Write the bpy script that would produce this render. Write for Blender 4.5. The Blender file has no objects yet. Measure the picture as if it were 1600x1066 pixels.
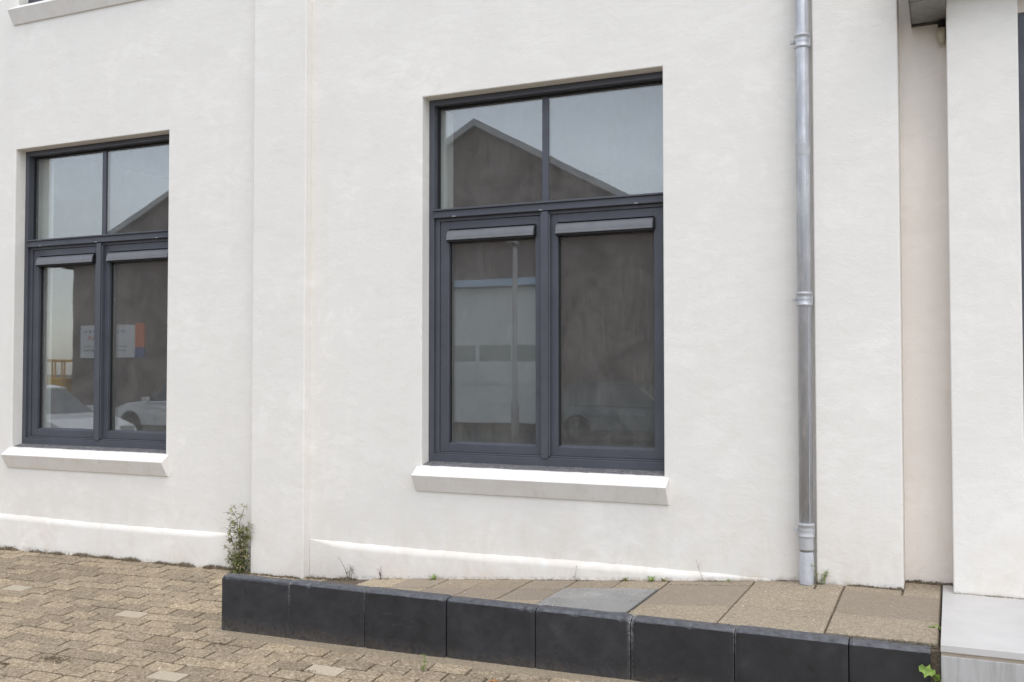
import bpy, bmesh, math, random
from mathutils import Vector, Matrix, Euler
import numpy as np
R = math.radians
random.seed(7)
S = bpy.context.scene
COL = S.collection

# ------------------------------------------------------------------ camera
CAM = Vector((0, -6.0, 1.55))
cd = bpy.data.cameras.new('camera')
cd.sensor_width = 36; cd.lens = 36 * 1535 / 1600; cd.clip_start = .05; cd.clip_end = 2000
cam = bpy.data.objects.new('camera', cd); COL.objects.link(cam)
cam.location = CAM
cam.rotation_euler = (R(90) + math.atan(45 / 1535), 0, R(24.1))
S.camera = cam

# ------------------------------------------------------------------ sky, sun, exposure
SUN_EL, SUN_AZ = 66, 140          # azimuth of the sun, clockwise from +Y (it stands behind the camera)
w = bpy.data.worlds.new('World'); S.world = w; w.use_nodes = True
nt = w.node_tree; nt.nodes.clear()
out = nt.nodes.new('ShaderNodeOutputWorld'); bg = nt.nodes.new('ShaderNodeBackground')
sky = nt.nodes.new('ShaderNodeTexSky'); sky.sky_type = 'NISHITA'; sky.sun_disc = False
sky.sun_elevation = R(SUN_EL); sky.sun_rotation = R(SUN_AZ)
sky.air_density = 1.0; sky.dust_density = 1.0; sky.ozone_density = 1.0
hs = nt.nodes.new('ShaderNodeHueSaturation'); hs.inputs['Saturation'].default_value = .42
tc = nt.nodes.new('ShaderNodeTexCoord')
nz = nt.nodes.new('ShaderNodeTexNoise'); nz.inputs['Scale'].default_value = 3.0; nz.inputs['Detail'].default_value = 6
mp = nt.nodes.new('ShaderNodeMapping'); mp.inputs['Scale'].default_value = (1, 1, 2.5)
cr = nt.nodes.new('ShaderNodeMapRange'); cr.inputs[1].default_value = .3; cr.inputs[2].default_value = .7
cr.inputs[3].default_value = .82; cr.inputs[4].default_value = 1.15
mul = nt.nodes.new('ShaderNodeMix'); mul.data_type = 'RGBA'; mul.blend_type = 'MULTIPLY'; mul.inputs[0].default_value = 1
nt.links.new(tc.outputs['Generated'], mp.inputs[0]); nt.links.new(mp.outputs[0], nz.inputs['Vector'])
nt.links.new(nz.outputs['Fac'], cr.inputs[0])
nt.links.new(sky.outputs[0], hs.inputs['Color'])
nt.links.new(hs.outputs[0], mul.inputs[6]); nt.links.new(cr.outputs[0], mul.inputs[7])
nt.links.new(mul.outputs[2], bg.inputs[0]); bg.inputs[1].default_value = .15
nt.links.new(bg.outputs[0], out.inputs[0])
sd = bpy.data.lights.new('sun', 'SUN'); sd.energy = .5; sd.angle = R(60); sd.color = (1, .95, .88)
sun = bpy.data.objects.new('sun', sd); COL.objects.link(sun)
az, el = R(SUN_AZ), R(SUN_EL)
sv = Vector((math.sin(az) * math.cos(el), math.cos(az) * math.cos(el), math.sin(el)))
sun.rotation_euler = sv.to_track_quat('Z', 'Y').to_euler(); sun.location = sv * 60
S.view_settings.view_transform = 'Standard'; S.view_settings.look = 'None'
S.view_settings.exposure = 1.2; S.view_settings.gamma = 1
S.render.engine = 'CYCLES'
S.cycles.max_bounces = 7; S.cycles.transparent_max_bounces = 24
S.cycles.use_denoising = True

# ------------------------------------------------------------------ helpers
class MB:
    """collects faces; build() links them as one mesh object"""
    def __init__(s): s.v = []; s.f = []; s.m = []
    def poly(s, pts, mat=0):
        i = len(s.v); s.v += [tuple(p) for p in pts]; s.f.append(list(range(i, i + len(pts)))); s.m.append(mat)
    def grid(s, verts, faces, mat=0):
        i = len(s.v); s.v += [tuple(p) for p in verts]
        for f in faces: s.f.append([i + k for k in f]); s.m.append(mat)
    def box(s, x0, x1, y0, y1, z0, z1, mat=0):
        v = [(x0, y0, z0), (x1, y0, z0), (x1, y1, z0), (x0, y1, z0), (x0, y0, z1), (x1, y0, z1), (x1, y1, z1), (x0, y1, z1)]
        s.grid(v, [(3, 2, 1, 0), (4, 5, 6, 7), (0, 1, 5, 4), (1, 2, 6, 5), (2, 3, 7, 6), (3, 0, 4, 7)], mat)
    def prism_x(s, prof, x0, x1, mat=0):
        """profile of (y, z) points, extruded along x; counter-clockwise seen from +x"""
        n = len(prof)
        v = [(x0, y, z) for y, z in prof] + [(x1, y, z) for y, z in prof]
        f = [tuple(range(n - 1, -1, -1)), tuple(range(n, 2 * n))]
        f += [(i, (i + 1) % n, n + (i + 1) % n, n + i) for i in range(n)]
        s.grid(v, f, mat)
    def prism_y(s, prof, y0, y1, mat=0):
        n = len(prof)
        v = [(x, y0, z) for x, z in prof] + [(x, y1, z) for x, z in prof]
        f = [tuple(range(n)), tuple(range(2 * n - 1, n - 1, -1))]
        f += [((i + 1) % n, i, n + i, n + (i + 1) % n) for i in range(n)]
        s.grid(v, f, mat)
    def lathe(s, prof, c=(0, 0, 0), seg=24, axis='z', mat=0):
        """profile of (radius, height) points"""
        v = []; f = []; n = len(prof)
        for k in range(seg):
            a = 2 * math.pi * k / seg; ca, sa = math.cos(a), math.sin(a)
            for r_, h in prof:
                p = (r_ * ca, r_ * sa, h)
                if axis == 'x': p = (p[2], p[0], p[1])
                if axis == 'y': p = (p[1], p[2], p[0])
                v.append((p[0] + c[0], p[1] + c[1], p[2] + c[2]))
        for k in range(seg):
            k2 = (k + 1) % seg
            for i in range(n - 1):
                f.append((k * n + i, k2 * n + i, k2 * n + i + 1, k * n + i + 1))
        if prof[0][0] > 1e-6: f.append(tuple(k * n for k in range(seg - 1, -1, -1)))
        if prof[-1][0] > 1e-6: f.append(tuple(k * n + n - 1 for k in range(seg)))
        s.grid(v, f, mat)
    def tube(s, pts, rad, seg=6, mat=0):
        pts = [Vector(p) for p in pts]; n = len(pts)
        rad = rad if isinstance(rad, (list, tuple)) else [rad] * n
        v = []; f = []
        for i, p in enumerate(pts):
            t = (pts[min(i + 1, n - 1)] - pts[max(i - 1, 0)]).normalized()
            a = t.orthogonal().normalized(); b = t.cross(a)
            for k in range(seg):
                q = 2 * math.pi * k / seg
                v.append(p + (a * math.cos(q) + b * math.sin(q)) * rad[i])
        for i in range(n - 1):
            for k in range(seg):
                k2 = (k + 1) % seg
                f.append((i * seg + k, i * seg + k2, (i + 1) * seg + k2, (i + 1) * seg + k))
        f.append(tuple(range(seg - 1, -1, -1))); f.append(tuple((n - 1) * seg + k for k in range(seg)))
        s.grid(v, f, mat)
    def mesh(s, name, mats, smooth=False):
        me = bpy.data.meshes.new(name); me.from_pydata(s.v, [], s.f)
        for m in (mats if isinstance(mats, (list, tuple)) else [mats]): me.materials.append(m)
        for p, mi in zip(me.polygons, s.m): p.material_index = mi; p.use_smooth = smooth
        me.validate(); me.update()
        return me
    def build(s, name, mats, parent=None, bevel=0, smooth=False, seg=2, weld=False):
        me = s.mesh(name, mats, smooth)
        if weld or smooth:
            bm = bmesh.new(); bm.from_mesh(me); bmesh.ops.remove_doubles(bm, verts=bm.verts, dist=1e-5)
            bmesh.ops.recalc_face_normals(bm, faces=bm.faces); bm.to_mesh(me); bm.free()
        return link(name, me, parent, bevel, seg)

def root_of(o):
    while o.parent: o = o.parent
    return o
def link(name, me, parent=None, bevel=0, seg=2):
    o = bpy.data.objects.new(name, me); COL.objects.link(o)
    if parent:
        o.parent = parent
        if parent.parent is None and parent.type == 'EMPTY':
            o.matrix_parent_inverse = Matrix.Translation(-parent.location)
    if bevel:
        b = o.modifiers.new('bevel', 'BEVEL'); b.width = bevel; b.segments = seg; b.limit_method = 'ANGLE'; b.angle_limit = R(35)
        b.harden_normals = False
    return o
def empty(name, loc, label=None, cat=None, group=None):
    o = bpy.data.objects.new(name, None); COL.objects.link(o); o.location = loc; o.empty_display_size = .1
    if label: tag(o, label, cat, group)
    return o
def tag(o, label=None, cat=None, group=None, kind=None):
    if label: o['label'] = label
    if cat: o['category'] = cat
    if group: o['group'] = group
    if kind: o['kind'] = kind
    return o

# ------------------------------------------------------------------ materials
def new_mat(name):
    m = bpy.data.materials.new(name); m.use_nodes = True
    t = m.node_tree; b = t.nodes['Principled BSDF']
    return m, t, b
def N(t, typ, **kw):
    n = t.nodes.new(typ)
    for k, v in kw.items():
        if k in n.inputs: n.inputs[k].default_value = v
        else: setattr(n, k, v)
    return n
def L(t, a, b): t.links.new(a, b)
def pos(t, scale=(1, 1, 1)):
    g = N(t, 'ShaderNodeNewGeometry'); m = N(t, 'ShaderNodeMapping'); m.inputs['Scale'].default_value = scale
    L(t, g.outputs['Position'], m.inputs[0]); return m.outputs[0]
def noise(t, vec, scale, detail=4, rough=.5, dist=0):
    n = N(t, 'ShaderNodeTexNoise', Scale=scale, Detail=detail, Roughness=rough, Distortion=dist); L(t, vec, n.inputs['Vector']); return n.outputs['Fac']
def rng(t, fac, a, b, c, d, clamp=True):
    n = N(t, 'ShaderNodeMapRange'); n.clamp = clamp
    for i, v in enumerate((a, b, c, d)): n.inputs[i + 1].default_value = v
    L(t, fac, n.inputs[0]); return n.outputs[0]
def math_(t, op, a, b=None):
    n = N(t, 'ShaderNodeMath', operation=op)
    for i, v in enumerate((a, b)):
        if v is None: continue
        if isinstance(v, (int, float)): n.inputs[i].default_value = v
        else: L(t, v, n.inputs[i])
    return n.outputs[0]
def mix(t, fac, a, b, mode='MIX'):
    n = N(t, 'ShaderNodeMix', data_type='RGBA', blend_type=mode)
    for i, v in ((0, fac), (6, a), (7, b)):
        if isinstance(v, (int, float)): n.inputs[i].default_value = v
        elif isinstance(v, tuple): n.inputs[i].default_value = (*v, 1) if len(v) == 3 else v
        else: L(t, v, n.inputs[i])
    return n.outputs[2]
def ramp(t, fac, stops):
    n = N(t, 'ShaderNodeValToRGB'); e = n.color_ramp.elements
    while len(e) < len(stops): e.new(.5)
    for el_, (p, c) in zip(e, stops): el_.position = p; el_.color = (*c, 1)
    L(t, fac, n.inputs[0]); return n.outputs[0]
def bump(t, b, height, strength=.3, dist=.01, prev=None):
    n = N(t, 'ShaderNodeBump', Strength=strength, Distance=dist); L(t, height, n.inputs['Height'])
    if prev: L(t, prev, n.inputs['Normal'])
    if b: L(t, n.outputs[0], b.inputs['Normal'])
    return n.outputs[0]

def stucco(name, col, dirt=True):
    m, t, b = new_mat(name)
    p = pos(t)
    big = noise(t, p, 1.3, 5, .55)
    med = noise(t, pos(t, (1, 1, 2.2)), 5.5, 5, .6, .6)
    c = mix(t, rng(t, big, .3, .7, 0, 1), tuple(x * .925 for x in col), tuple(min(x * 1.045, .9) for x in col))
    c = mix(t, rng(t, med, .38, .66, 0, .75), c, tuple(x * f for x, f in zip(col, (.925, .92, .905))))
    pt = rng(t, noise(t, p, 1.5, 7, .66, 2.6), .50, .545, 0, .8)          # trowelled patches
    c = mix(t, pt, c, tuple(x * f for x, f in zip(col, (.955, .955, .95))))
    if dirt:
        # splash dirt where the wall meets the paving: follows height, broken up by noise
        sx = N(t, 'ShaderNodeSeparateXYZ'); L(t, p, sx.inputs[0])
        h = math_(t, 'SUBTRACT', sx.outputs['Z'], math_(t, 'MAXIMUM', .03, math_(t, 'MINIMUM', .325, math_(t, 'ADD', math_(t, 'MULTIPLY', sx.outputs['X'], .08), .375))))
        d1 = rng(t, h, .0, .55, .55, 0); d2 = rng(t, h, -.01, .030, .9, 0)
        n1 = rng(t, noise(t, pos(t, (1, 1, .7)), 3.2, 7, .72, .8), .44, .68, 0, 1)
        n2 = rng(t, noise(t, pos(t, (1, 1, .8)), 26, 6, .75), .42, .6, 0, 1)
        c = mix(t, math_(t, 'MULTIPLY', d1, n1), c, (.60, .50, .39))
        c = mix(t, math_(t, 'MULTIPLY', d2, n2), c, (.26, .21, .145))
        # faint vertical run-off streaks
        st = rng(t, noise(t, pos(t, (1, 1, .06)), 14, 4, .6), .55, .8, 0, .22)
        c = mix(t, st, c, tuple(x * f for x, f in zip(col, (.86, .84, .80))))
    L(t, c, b.inputs['Base Color'])
    b.inputs['Roughness'].default_value = .88; b.inputs['Specular IOR Level'].default_value = .25
    g = noise(t, p, 120, 4, .65)
    tr = noise(t, pos(t, (1, 1, 1.6)), 13, 5, .65, 1.2)
    big2 = noise(t, pos(t, (1, 1, 1.5)), 3.2, 3, .5)
    n1 = bump(t, None, big2, .35, .012)
    n2 = bump(t, None, tr, .20, .007, n1)
    bump(t, b, g, .38, .003, n2)
    return m

def plain(name, col, rough=.5, metal=0, spec=.5, var=0, scale=8, bumpk=0, bscale=80, coat=0):
    m, t, b = new_mat(name)
    b.inputs['Roughness'].default_value = rough; b.inputs['Metallic'].default_value = metal
    b.inputs['Specular IOR Level'].default_value = spec; b.inputs['Coat Weight'].default_value = coat
    p = pos(t)
    if var:
        f = rng(t, noise(t, p, scale, 5, .6), .3, .7, 0, 1)
        c = mix(t, f, tuple(x * (1 - var) for x in col), tuple(min(1, x * (1 + var)) for x in col))
        L(t, c, b.inputs['Base Color'])
        L(t, rng(t, noise(t, p, scale * 1.7, 4, .6), .3, .7, max(0, rough - .12), min(1, rough + .12)), b.inputs['Roughness'])
    else: b.inputs['Base Color'].default_value = (*col, 1)
    if bumpk: bump(t, b, noise(t, p, bscale, 4, .6), bumpk, .003)
    return m

def aggregate(name, base, light, dark, grain=140, tintvar=.22, stain=True, moss=.25):
    """washed-gravel concrete: stone grains of mixed colour in cement"""
    m, t, b = new_mat(name)
    p = pos(t)
    vo = N(t, 'ShaderNodeTexVoronoi', Scale=grain); L(t, p, vo.inputs['Vector'])
    sx = N(t, 'ShaderNodeSeparateColor'); L(t, vo.outputs['Color'], sx.inputs[0])
    c = ramp(t, sx.outputs[0], [(0, dark), (.3, base), (.72, base), (.93, light), (1, tuple(min(1, x * 1.3) for x in light))])
    fine = noise(t, p, grain * .45, 5, .7)
    c = mix(t, .55, c, ramp(t, fine, [(.3, dark), (.5, base), (.7, light)]))
    oi = N(t, 'ShaderNodeObjectInfo'); at = N(t, 'ShaderNodeAttribute', attribute_name='rnd')
    rnd = math_(t, 'FRACT', math_(t, 'ADD', oi.outputs['Random'], at.outputs['Fac']))
    tint = ramp(t, rnd, [(0, (1 - tintvar,) * 3), (.5, (1, 1, 1)), (.9, (1 + tintvar * .5, 1 + tintvar * .5, 1 + tintvar * .45)), (1, (1.25, 1.25, 1.22))])
    c = mix(t, 1, c, tint, 'MULTIPLY')
    warm = math_(t, 'FRACT', math_(t, 'MULTIPLY', rnd, 7.31))
    c = mix(t, math_(t, 'MULTIPLY', warm, .35), c, mix(t, 1, c, (.96, 1.0, 1.06), 'MULTIPLY'))
    if stain:
        big = rng(t, noise(t, p, 1.1, 5, .6), .36, .66, 0, 1)
        c = mix(t, math_(t, 'MULTIPLY', big, .26), c, mix(t, 1, c, (.68, .65, .63), 'MULTIPLY'))
        ms = rng(t, noise(t, p, 4.5, 6, .68), .60, .74, 0, moss)
        c = mix(t, ms, c, (.085, .07, .035))
    L(t, c, b.inputs['Base Color'])
    b.inputs['Roughness'].default_value = .86; b.inputs['Specular IOR Level'].default_value = .3
    dist = rng(t, vo.outputs['Distance'], 0, .6, 1, 0)
    n1 = bump(t, None, dist, .35, .003)
    bump(t, b, noise(t, p, 24, 4, .6), .25, .006, n1)
    return m

def glass(name, ior=2.35, dust=.085, col=(.93, .96, .95)):
    m, t, b = new_mat(name); t.nodes.remove(b)
    o = [n for n in t.nodes if n.type == 'OUTPUT_MATERIAL'][0]
    fr = N(t, 'ShaderNodeFresnel', IOR=ior)
    # thin pane: use the same reflectance on both faces
    ge = N(t, 'ShaderNodeNewGeometry'); iv = N(t, 'ShaderNodeMix', data_type='FLOAT'); iv.inputs[2].default_value = ior; iv.inputs[3].default_value = 1 / ior
    tr = N(t, 'ShaderNodeBsdfTransparent'); tr.inputs[0].default_value = (*col, 1)
    gl = N(t, 'ShaderNodeBsdfGlossy', Roughness=.012)
    # old float glass waves a little
    wv = noise(t, pos(t), 2.2, 2, .4); bp = bump(t, None, wv, .012, .02); L(t, bp, gl.inputs['Normal'])
    mx = N(t, 'ShaderNodeMixShader'); L(t, ge.outputs['Backfacing'], iv.inputs[0]); L(t, iv.outputs[0], fr.inputs['IOR'])
    L(t, fr.outputs[0], mx.inputs[0]); L(t, tr.outputs[0], mx.inputs[1]); L(t, gl.outputs[0], mx.inputs[2])
    di = N(t, 'ShaderNodeBsdfDiffuse'); di.inputs[0].default_value = (.55, .515, .475, 1)
    streak = rng(t, noise(t, pos(t, (1, 1, .05)), 95, 4, .6), .30, .72, .65, 1.2)
    smear = rng(t, noise(t, pos(t), 3.5, 6, .6, 1.0), .35, .75, .7, 1.45)
    speck = rng(t, noise(t, pos(t, (1, 1, .5)), 160, 2, .6), .66, .78, 0, .6)
    f = math_(t, 'MULTIPLY', math_(t, 'ADD', math_(t, 'MULTIPLY', streak, smear), speck), dust)
    m2 = N(t, 'ShaderNodeMixShader'); L(t, f, m2.inputs[0]); L(t, mx.outputs[0], m2.inputs[1]); L(t, di.outputs[0], m2.inputs[2])
    L(t, m2.outputs[0], o.inputs[0])
    return m

M = {}
WHITE = (.785, .752, .697)
M['stucco'] = stucco('white_stucco', WHITE)
M['stucco_cream'] = stucco('cream_stucco', (.85, .78, .71))
def sillmat():
    m, t, b = new_mat('painted_sill'); p = pos(t)
    c = mix(t, rng(t, noise(t, p, 5, 6, .65), .35, .68, 0, 1), (.80, .775, .735), (.74, .70, .65))
    c = mix(t, rng(t, noise(t, pos(t, (1, 1, .1)), 24, 5, .7), .55, .72, 0, .4), c, (.56, .52, .47))
    c = mix(t, rng(t, noise(t, p, 60, 4, .7), .66, .74, 0, .5), c, (.42, .38, .33))
    L(t, c, b.inputs['Base Color']); b.inputs['Roughness'].default_value = .66
    bump(t, b, noise(t, p, 60, 4, .6), .15, .003); return m
M['sill'] = sillmat()
M['frame'] = plain('anthracite_frame', (.066, .069, .083), .42, spec=.5, var=.10, scale=5, bumpk=.05, bscale=220)
M['gasket'] = plain('black_rubber', (.008, .008, .009), .7)
M['vent'] = plain('grey_vent', (.15, .15, .158), .42, spec=.5, var=.1, scale=12)
M['cap'] = plain('grey_drain_cap', (.35, .35, .36), .5)
M['glass'] = glass('window_glass')
M['plaster'] = plain('interior_plaster', (.84, .83, .80), .9)
M['room'] = plain('interior_paint', (.30, .29, .28), .9)
M['concrete'] = plain('grey_concrete', (.42, .41, .395), .8, var=.12, scale=7, bumpk=.3, bscale=90)

def lead():
    m, t, b = new_mat('weathered_lead')
    p = pos(t)
    c = ramp(t, noise(t, p, 22, 6, .75, 1.5), [(.35, (.06, .06, .065)), (.52, (.13, .128, .13)), (.66, (.22, .21, .205)), (.75, (.46, .44, .42))])
    L(t, c, b.inputs['Base Color']); b.inputs['Roughness'].default_value = .75
    bump(t, b, noise(t, p, 60, 4, .6), .5, .004); return m
M['lead'] = lead()

def zinc():
    m, t, b = new_mat('weathered_zinc')
    n1 = noise(t, pos(t, (1, 1, .16)), 26, 5, .6)
    n2 = noise(t, pos(t), 9, 5, .65, .8)
    c = ramp(t, n1, [(.3, (.34, .35, .375)), (.5, (.45, .457, .475)), (.7, (.62, .622, .63))])
    c = mix(t, rng(t, n2, .42, .62, 0, .7), c, (.42, .42, .43))
    L(t, c, b.inputs['Base Color'])
    b.inputs['Metallic'].default_value = .5
    L(t, rng(t, n2, .3, .7, .38, .58), b.inputs['Roughness'])
    bump(t, b, n1, .06, .003); return m
M['zinc'] = zinc()
M['zinc_pale'] = plain('pale_zinc', (.52, .53, .56), .42, metal=.2, var=.14, scale=14)
M['zinc_dull'] = plain('dull_zinc', (.42, .42, .42), .6, metal=.15, var=.12, scale=20)

def kerbmat():
    m, t, b = new_mat('anthracite_concrete')
    p = pos(t)
    c = ramp(t, noise(t, p, 6, 6, .68), [(.3, (.013, .013, .0145)), (.5, (.0205, .0205, .023)), (.62, (.027, .027, .030)), (.75, (.046, .046, .049))])
    sp = rng(t, noise(t, p, 110, 3, .7), .68, .78, 0, .5)
    c = mix(t, sp, c, (.20, .19, .18))
    oi = N(t, 'ShaderNodeObjectInfo')
    c = mix(t, 1, c, ramp(t, oi.outputs['Random'], [(0, (.78,) * 3), (1, (1.2,) * 3)]), 'MULTIPLY')
    # dust splashed up from the street and pale wear along the arris
    sx = N(t, 'ShaderNodeSeparateXYZ'); L(t, p, sx.inputs[0])
    d = math_(t, 'MULTIPLY', rng(t, math_(t, 'ADD', sx.outputs['Z'], math_(t, 'MULTIPLY', noise(t, p, 3.0, 4, .6), .10)), -.03, .085, .8, 0), rng(t, noise(t, p, 38, 6, .78), .36, .66, 0, 1))
    c = mix(t, d, c, (.15, .12, .088))
    wr = math_(t, 'MULTIPLY', rng(t, sx.outputs['Z'], .2725, .2765, 0, 1), rng(t, noise(t, p, 28, 6, .75), .36, .70, .25, 1))
    c = mix(t, wr, c, (.115, .118, .13))
    # lime bloom run out of some joints, pale scuffs on the faces
    for jx, wd in ((-3.62, .010), (-1.505, .020), (-.98, .008), (-3.09, .006)):
        dd = rng(t, math_(t, 'ABSOLUTE', math_(t, 'SUBTRACT', sx.outputs['X'], jx)), 0, wd, 1, 0)
        dd = math_(t, 'MULTIPLY', dd, rng(t, sx.outputs['Z'], .12, .29, .15, 1))
        c = mix(t, math_(t, 'MULTIPLY', dd, rng(t, noise(t, p, 70, 5, .75), .40, .58, 0, .9)), c, (.42, .41, .40))
    sc = math_(t, 'MULTIPLY', rng(t, noise(t, pos(t, (.35, 1, 1.6)), 13, 6, .8, 2), .60, .72, 0, .5), rng(t, noise(t, p, 2.1, 3, .5), .48, .6, 0, 1))
    c = mix(t, sc, c, (.12, .118, .115))
    L(t, c, b.inputs['Base Color'])
    L(t, rng(t, noise(t, p, 12, 4, .6), .3, .7, .42, .68), b.inputs['Roughness'])
    n1 = bump(t, None, noise(t, p, 8, 4, .6), .15, .006)
    bump(t, b, noise(t, p, 170, 4, .65), .22, .002, n1); return m
M['kerb'] = kerbmat()
M['paver'] = aggregate('washed_gravel_paver', (.300, .233, .153), (.56, .465, .335), (.125, .094, .060), 110)
M['slab'] = aggregate('washed_gravel_slab', (.315, .253, .178), (.51, .43, .32), (.17, .133, .090), 150, .12, True, .30)
M['slab_plain'] = aggregate('worn_concrete_slab', (.285, .232, .172), (.40, .335, .26), (.195, .155, .112), 190, .08, True, .15)
M['sand'] = aggregate('joint_sand', (.12, .094, .064), (.21, .165, .118), (.055, .042, .028), 160, 0, True, .75)
M['smooth_slab'] = plain('smooth_wet_slab', (.135, .137, .135), .20, var=.08, scale=4)
M['step'] = plain('honed_stone', (.53, .512, .488), .45, var=.06, scale=3.5, bumpk=.06, bscale=50)
M['edge'] = plain('sandstone_edge', (.36, .30, .235), .8, var=.12, scale=14)
def streaked():
    m, t, b = new_mat('cast_concrete')
    c = ramp(t, noise(t, pos(t, (1, 1, .12)), 38, 5, .65), [(.3, (.30, .292, .28)), (.5, (.40, .392, .38)), (.7, (.47, .462, .45))])
    c = mix(t, rng(t, noise(t, pos(t), 9, 5, .6), .35, .7, 0, .5), c, (.38, .372, .36))
    L(t, c, b.inputs['Base Color']); b.inputs['Roughness'].default_value = .8
    bump(t, b, noise(t, pos(t), 100, 4, .6), .25, .003); return m
M['step_base'] = streaked()
M['canopy'] = plain('dark_zinc_sheet', (.27, .27, .255), .5, metal=.25, var=.2, scale=14)
M['brown_wood'] = plain('dark_trim', (.07, .058, .045), .6)
M['lamp'] = plain('yellowed_plastic', (.50, .44, .33), .35, var=.12, scale=30)

def leafmat(name, a, b_):
    m, t, b = new_mat(name)
    c = mix(t, rng(t, noise(t, pos(t), 45, 3, .6), .35, .65, 0, 1), a, b_)
    L(t, c, b.inputs['Base Color']); b.inputs['Roughness'].default_value = .6
    b.inputs['Subsurface Weight'].default_value = 0
    return m
M['leaf_olive'] = leafmat('olive_leaf', (.15, .18, .05), (.36, .36, .15))
M['leaf_green'] = leafmat('fresh_leaf', (.10, .17, .025), (.23, .33, .06))
M['leaf_dry'] = leafmat('dry_leaf', (.15, .11, .07), (.32, .25, .16))
M['stem'] = leafmat('weed_stem', (.10, .075, .05), (.17, .13, .08))
M['moss'] = leafmat('dry_moss', (.17, .135, .088), (.33, .27, .19))
M['pebble'] = plain('pale_pebble', (.55, .5, .43), .7)

# ------------------------------------------------------------------ levels
def street(x, y):
    xx = max(-9.0, min(2.0, x)); n = .095 + .011 * xx + .0915 * max(y, -2.9)
    if y < -2.9:
        k = min(1, (-2.9 - y) / 5); k = k * k * (3 - 2 * k); n = n * (1 - k) + (-.26) * k
    return n
KB = -1.08                                     # back of the kerb
def ramp_z(x, y=0):
    wz = max(.045, min(.330, .25 + .08 * (x + 1.6)))
    return wz + (y / 1.1) * (wz - min(wz, .292))

# ------------------------------------------------------------------ ground
mb = MB()
xs = [-300, -120, -60, -30, -16] + [-12 + i * .5 for i in range(33)] + [8, 15, 30, 60, 120, 300]
ys = [-300, -120, -60, -30, -20, -15, -12] + [-10 + i * .5 for i in range(20)] + [-.25, 0, .12]
gv = [(x, y, street(x, y) - .028) for y in ys for x in xs]
nx = len(xs)
gf = [(j * nx + i, j * nx + i + 1, (j + 1) * nx + i + 1, (j + 1) * nx + i) for j in range(len(ys) - 1) for i in range(nx - 1)]
mb.grid(gv, gf)
def groundmat():
    m, t, b = new_mat('street_bed')
    p = pos(t)
    c = ramp(t, noise(t, p, 120, 5, .7), [(.3, (.03, .024, .017)), (.5, (.065, .052, .037)), (.7, (.10, .08, .058))])
    # beyond the laid pavers: the same paving seen from afar
    br = N(t, 'ShaderNodeTexBrick', Scale=1.0); br.offset = .5
    br.inputs['Brick Width'].default_value = .2255; br.inputs['Row Height'].default_value = .1095; br.inputs['Mortar Size'].default_value = .003
    br.inputs['Color1'].default_value = (.25, .205, .16, 1); br.inputs['Color2'].default_value = (.19, .155, .12, 1); br.inputs['Mortar'].default_value = (.08, .065, .05, 1)
    L(t, p, br.inputs['Vector'])
    far = mix(t, rng(t, noise(t, p, .5, 4, .6), .35, .65, 0, .4), br.outputs[0], (.12, .115, .11))
    sx = N(t, 'ShaderNodeSeparateXYZ'); L(t, p, sx.inputs[0])
    f = math_(t, 'MAXIMUM', math_(t, 'LESS_THAN', sx.outputs['Y'], -4.3), math_(t, 'MAXIMUM', math_(t, 'LESS_THAN', sx.outputs['X'], -10.2), math_(t, 'GREATER_THAN', sx.outputs['X'], 3.3)))
    c = mix(t, f, c, far)
    asp = math_(t, 'LESS_THAN', sx.outputs['Y'], -9.5)
    c = mix(t, asp, c, (.085, .083, .08))
    L(t, c, b.inputs['Base Color']); b.inputs['Roughness'].default_value = .9
    bump(t, b, noise(t, p, 90, 4, .6), .4, .004); return m
pavement = mb.build('street_pavement', groundmat()); tag(pavement, kind='structure')

PW, PH, JT = .2255, .1095, .0045
def paver_mesh(k, rs):
    w2, h2 = (PW - .0130) / 2, (PH - .0062) / 2
    b = .003; z0 = -.05
    a = MB()
    j = lambda s: rs.uniform(-s, s)
    # slightly uneven outline: corners knocked off, edges chamfered
    o = []
    for sx, sy in ((-1, -1), (1, -1), (1, 1), (-1, 1)):
        cx, cy = sx * w2 + j(.0018), sy * h2 + j(.0018); q = rs.uniform(.002, .006)
        p1 = (cx - sx * q, cy); p2 = (cx, cy - sy * q)
        o += [p2, p1] if sx * sy < 0 else [p1, p2]
    if True:
        c = [Vector(p) for p in o]
        ang = sorted(c, key=lambda v: math.atan2(v.y, v.x)); n = len(ang)
        top = [(v.x * (1 - b / w2), v.y * (1 - b / h2), 0 + j(.0006)) for v in ang]
        mid = [(v.x, v.y, -b * .9) for v in ang]; bot = [(v.x, v.y, z0) for v in ang]
        v = top + mid + bot
        f = [tuple(range(n))] + [(i, n + i, n + (i + 1) % n, (i + 1) % n) for i in range(n)] + [(n + i, 2 * n + i, 2 * n + (i + 1) % n, n + (i + 1) % n) for i in range(n)]
        a.grid(v, f)
    return a
rs = random.Random(11)
PV = [paver_mesh(k, rs) for k in range(6)]
PVM = [a.mesh('paver', M['paver']) for a in PV]
cam_inv = cam.rotation_euler.to_matrix().transposed()
def project(p):
    v = cam_inv @ (Vector(p) - CAM)
    if v.z > -.1: return None
    return 800 + 1535 * v.x / -v.z, 533 - 1535 * v.y / -v.z, -v.z
cells = []
k = 0; y = 0
rs = random.Random(5)
row = 0
y0 = -1.67 + PH * 15
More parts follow.
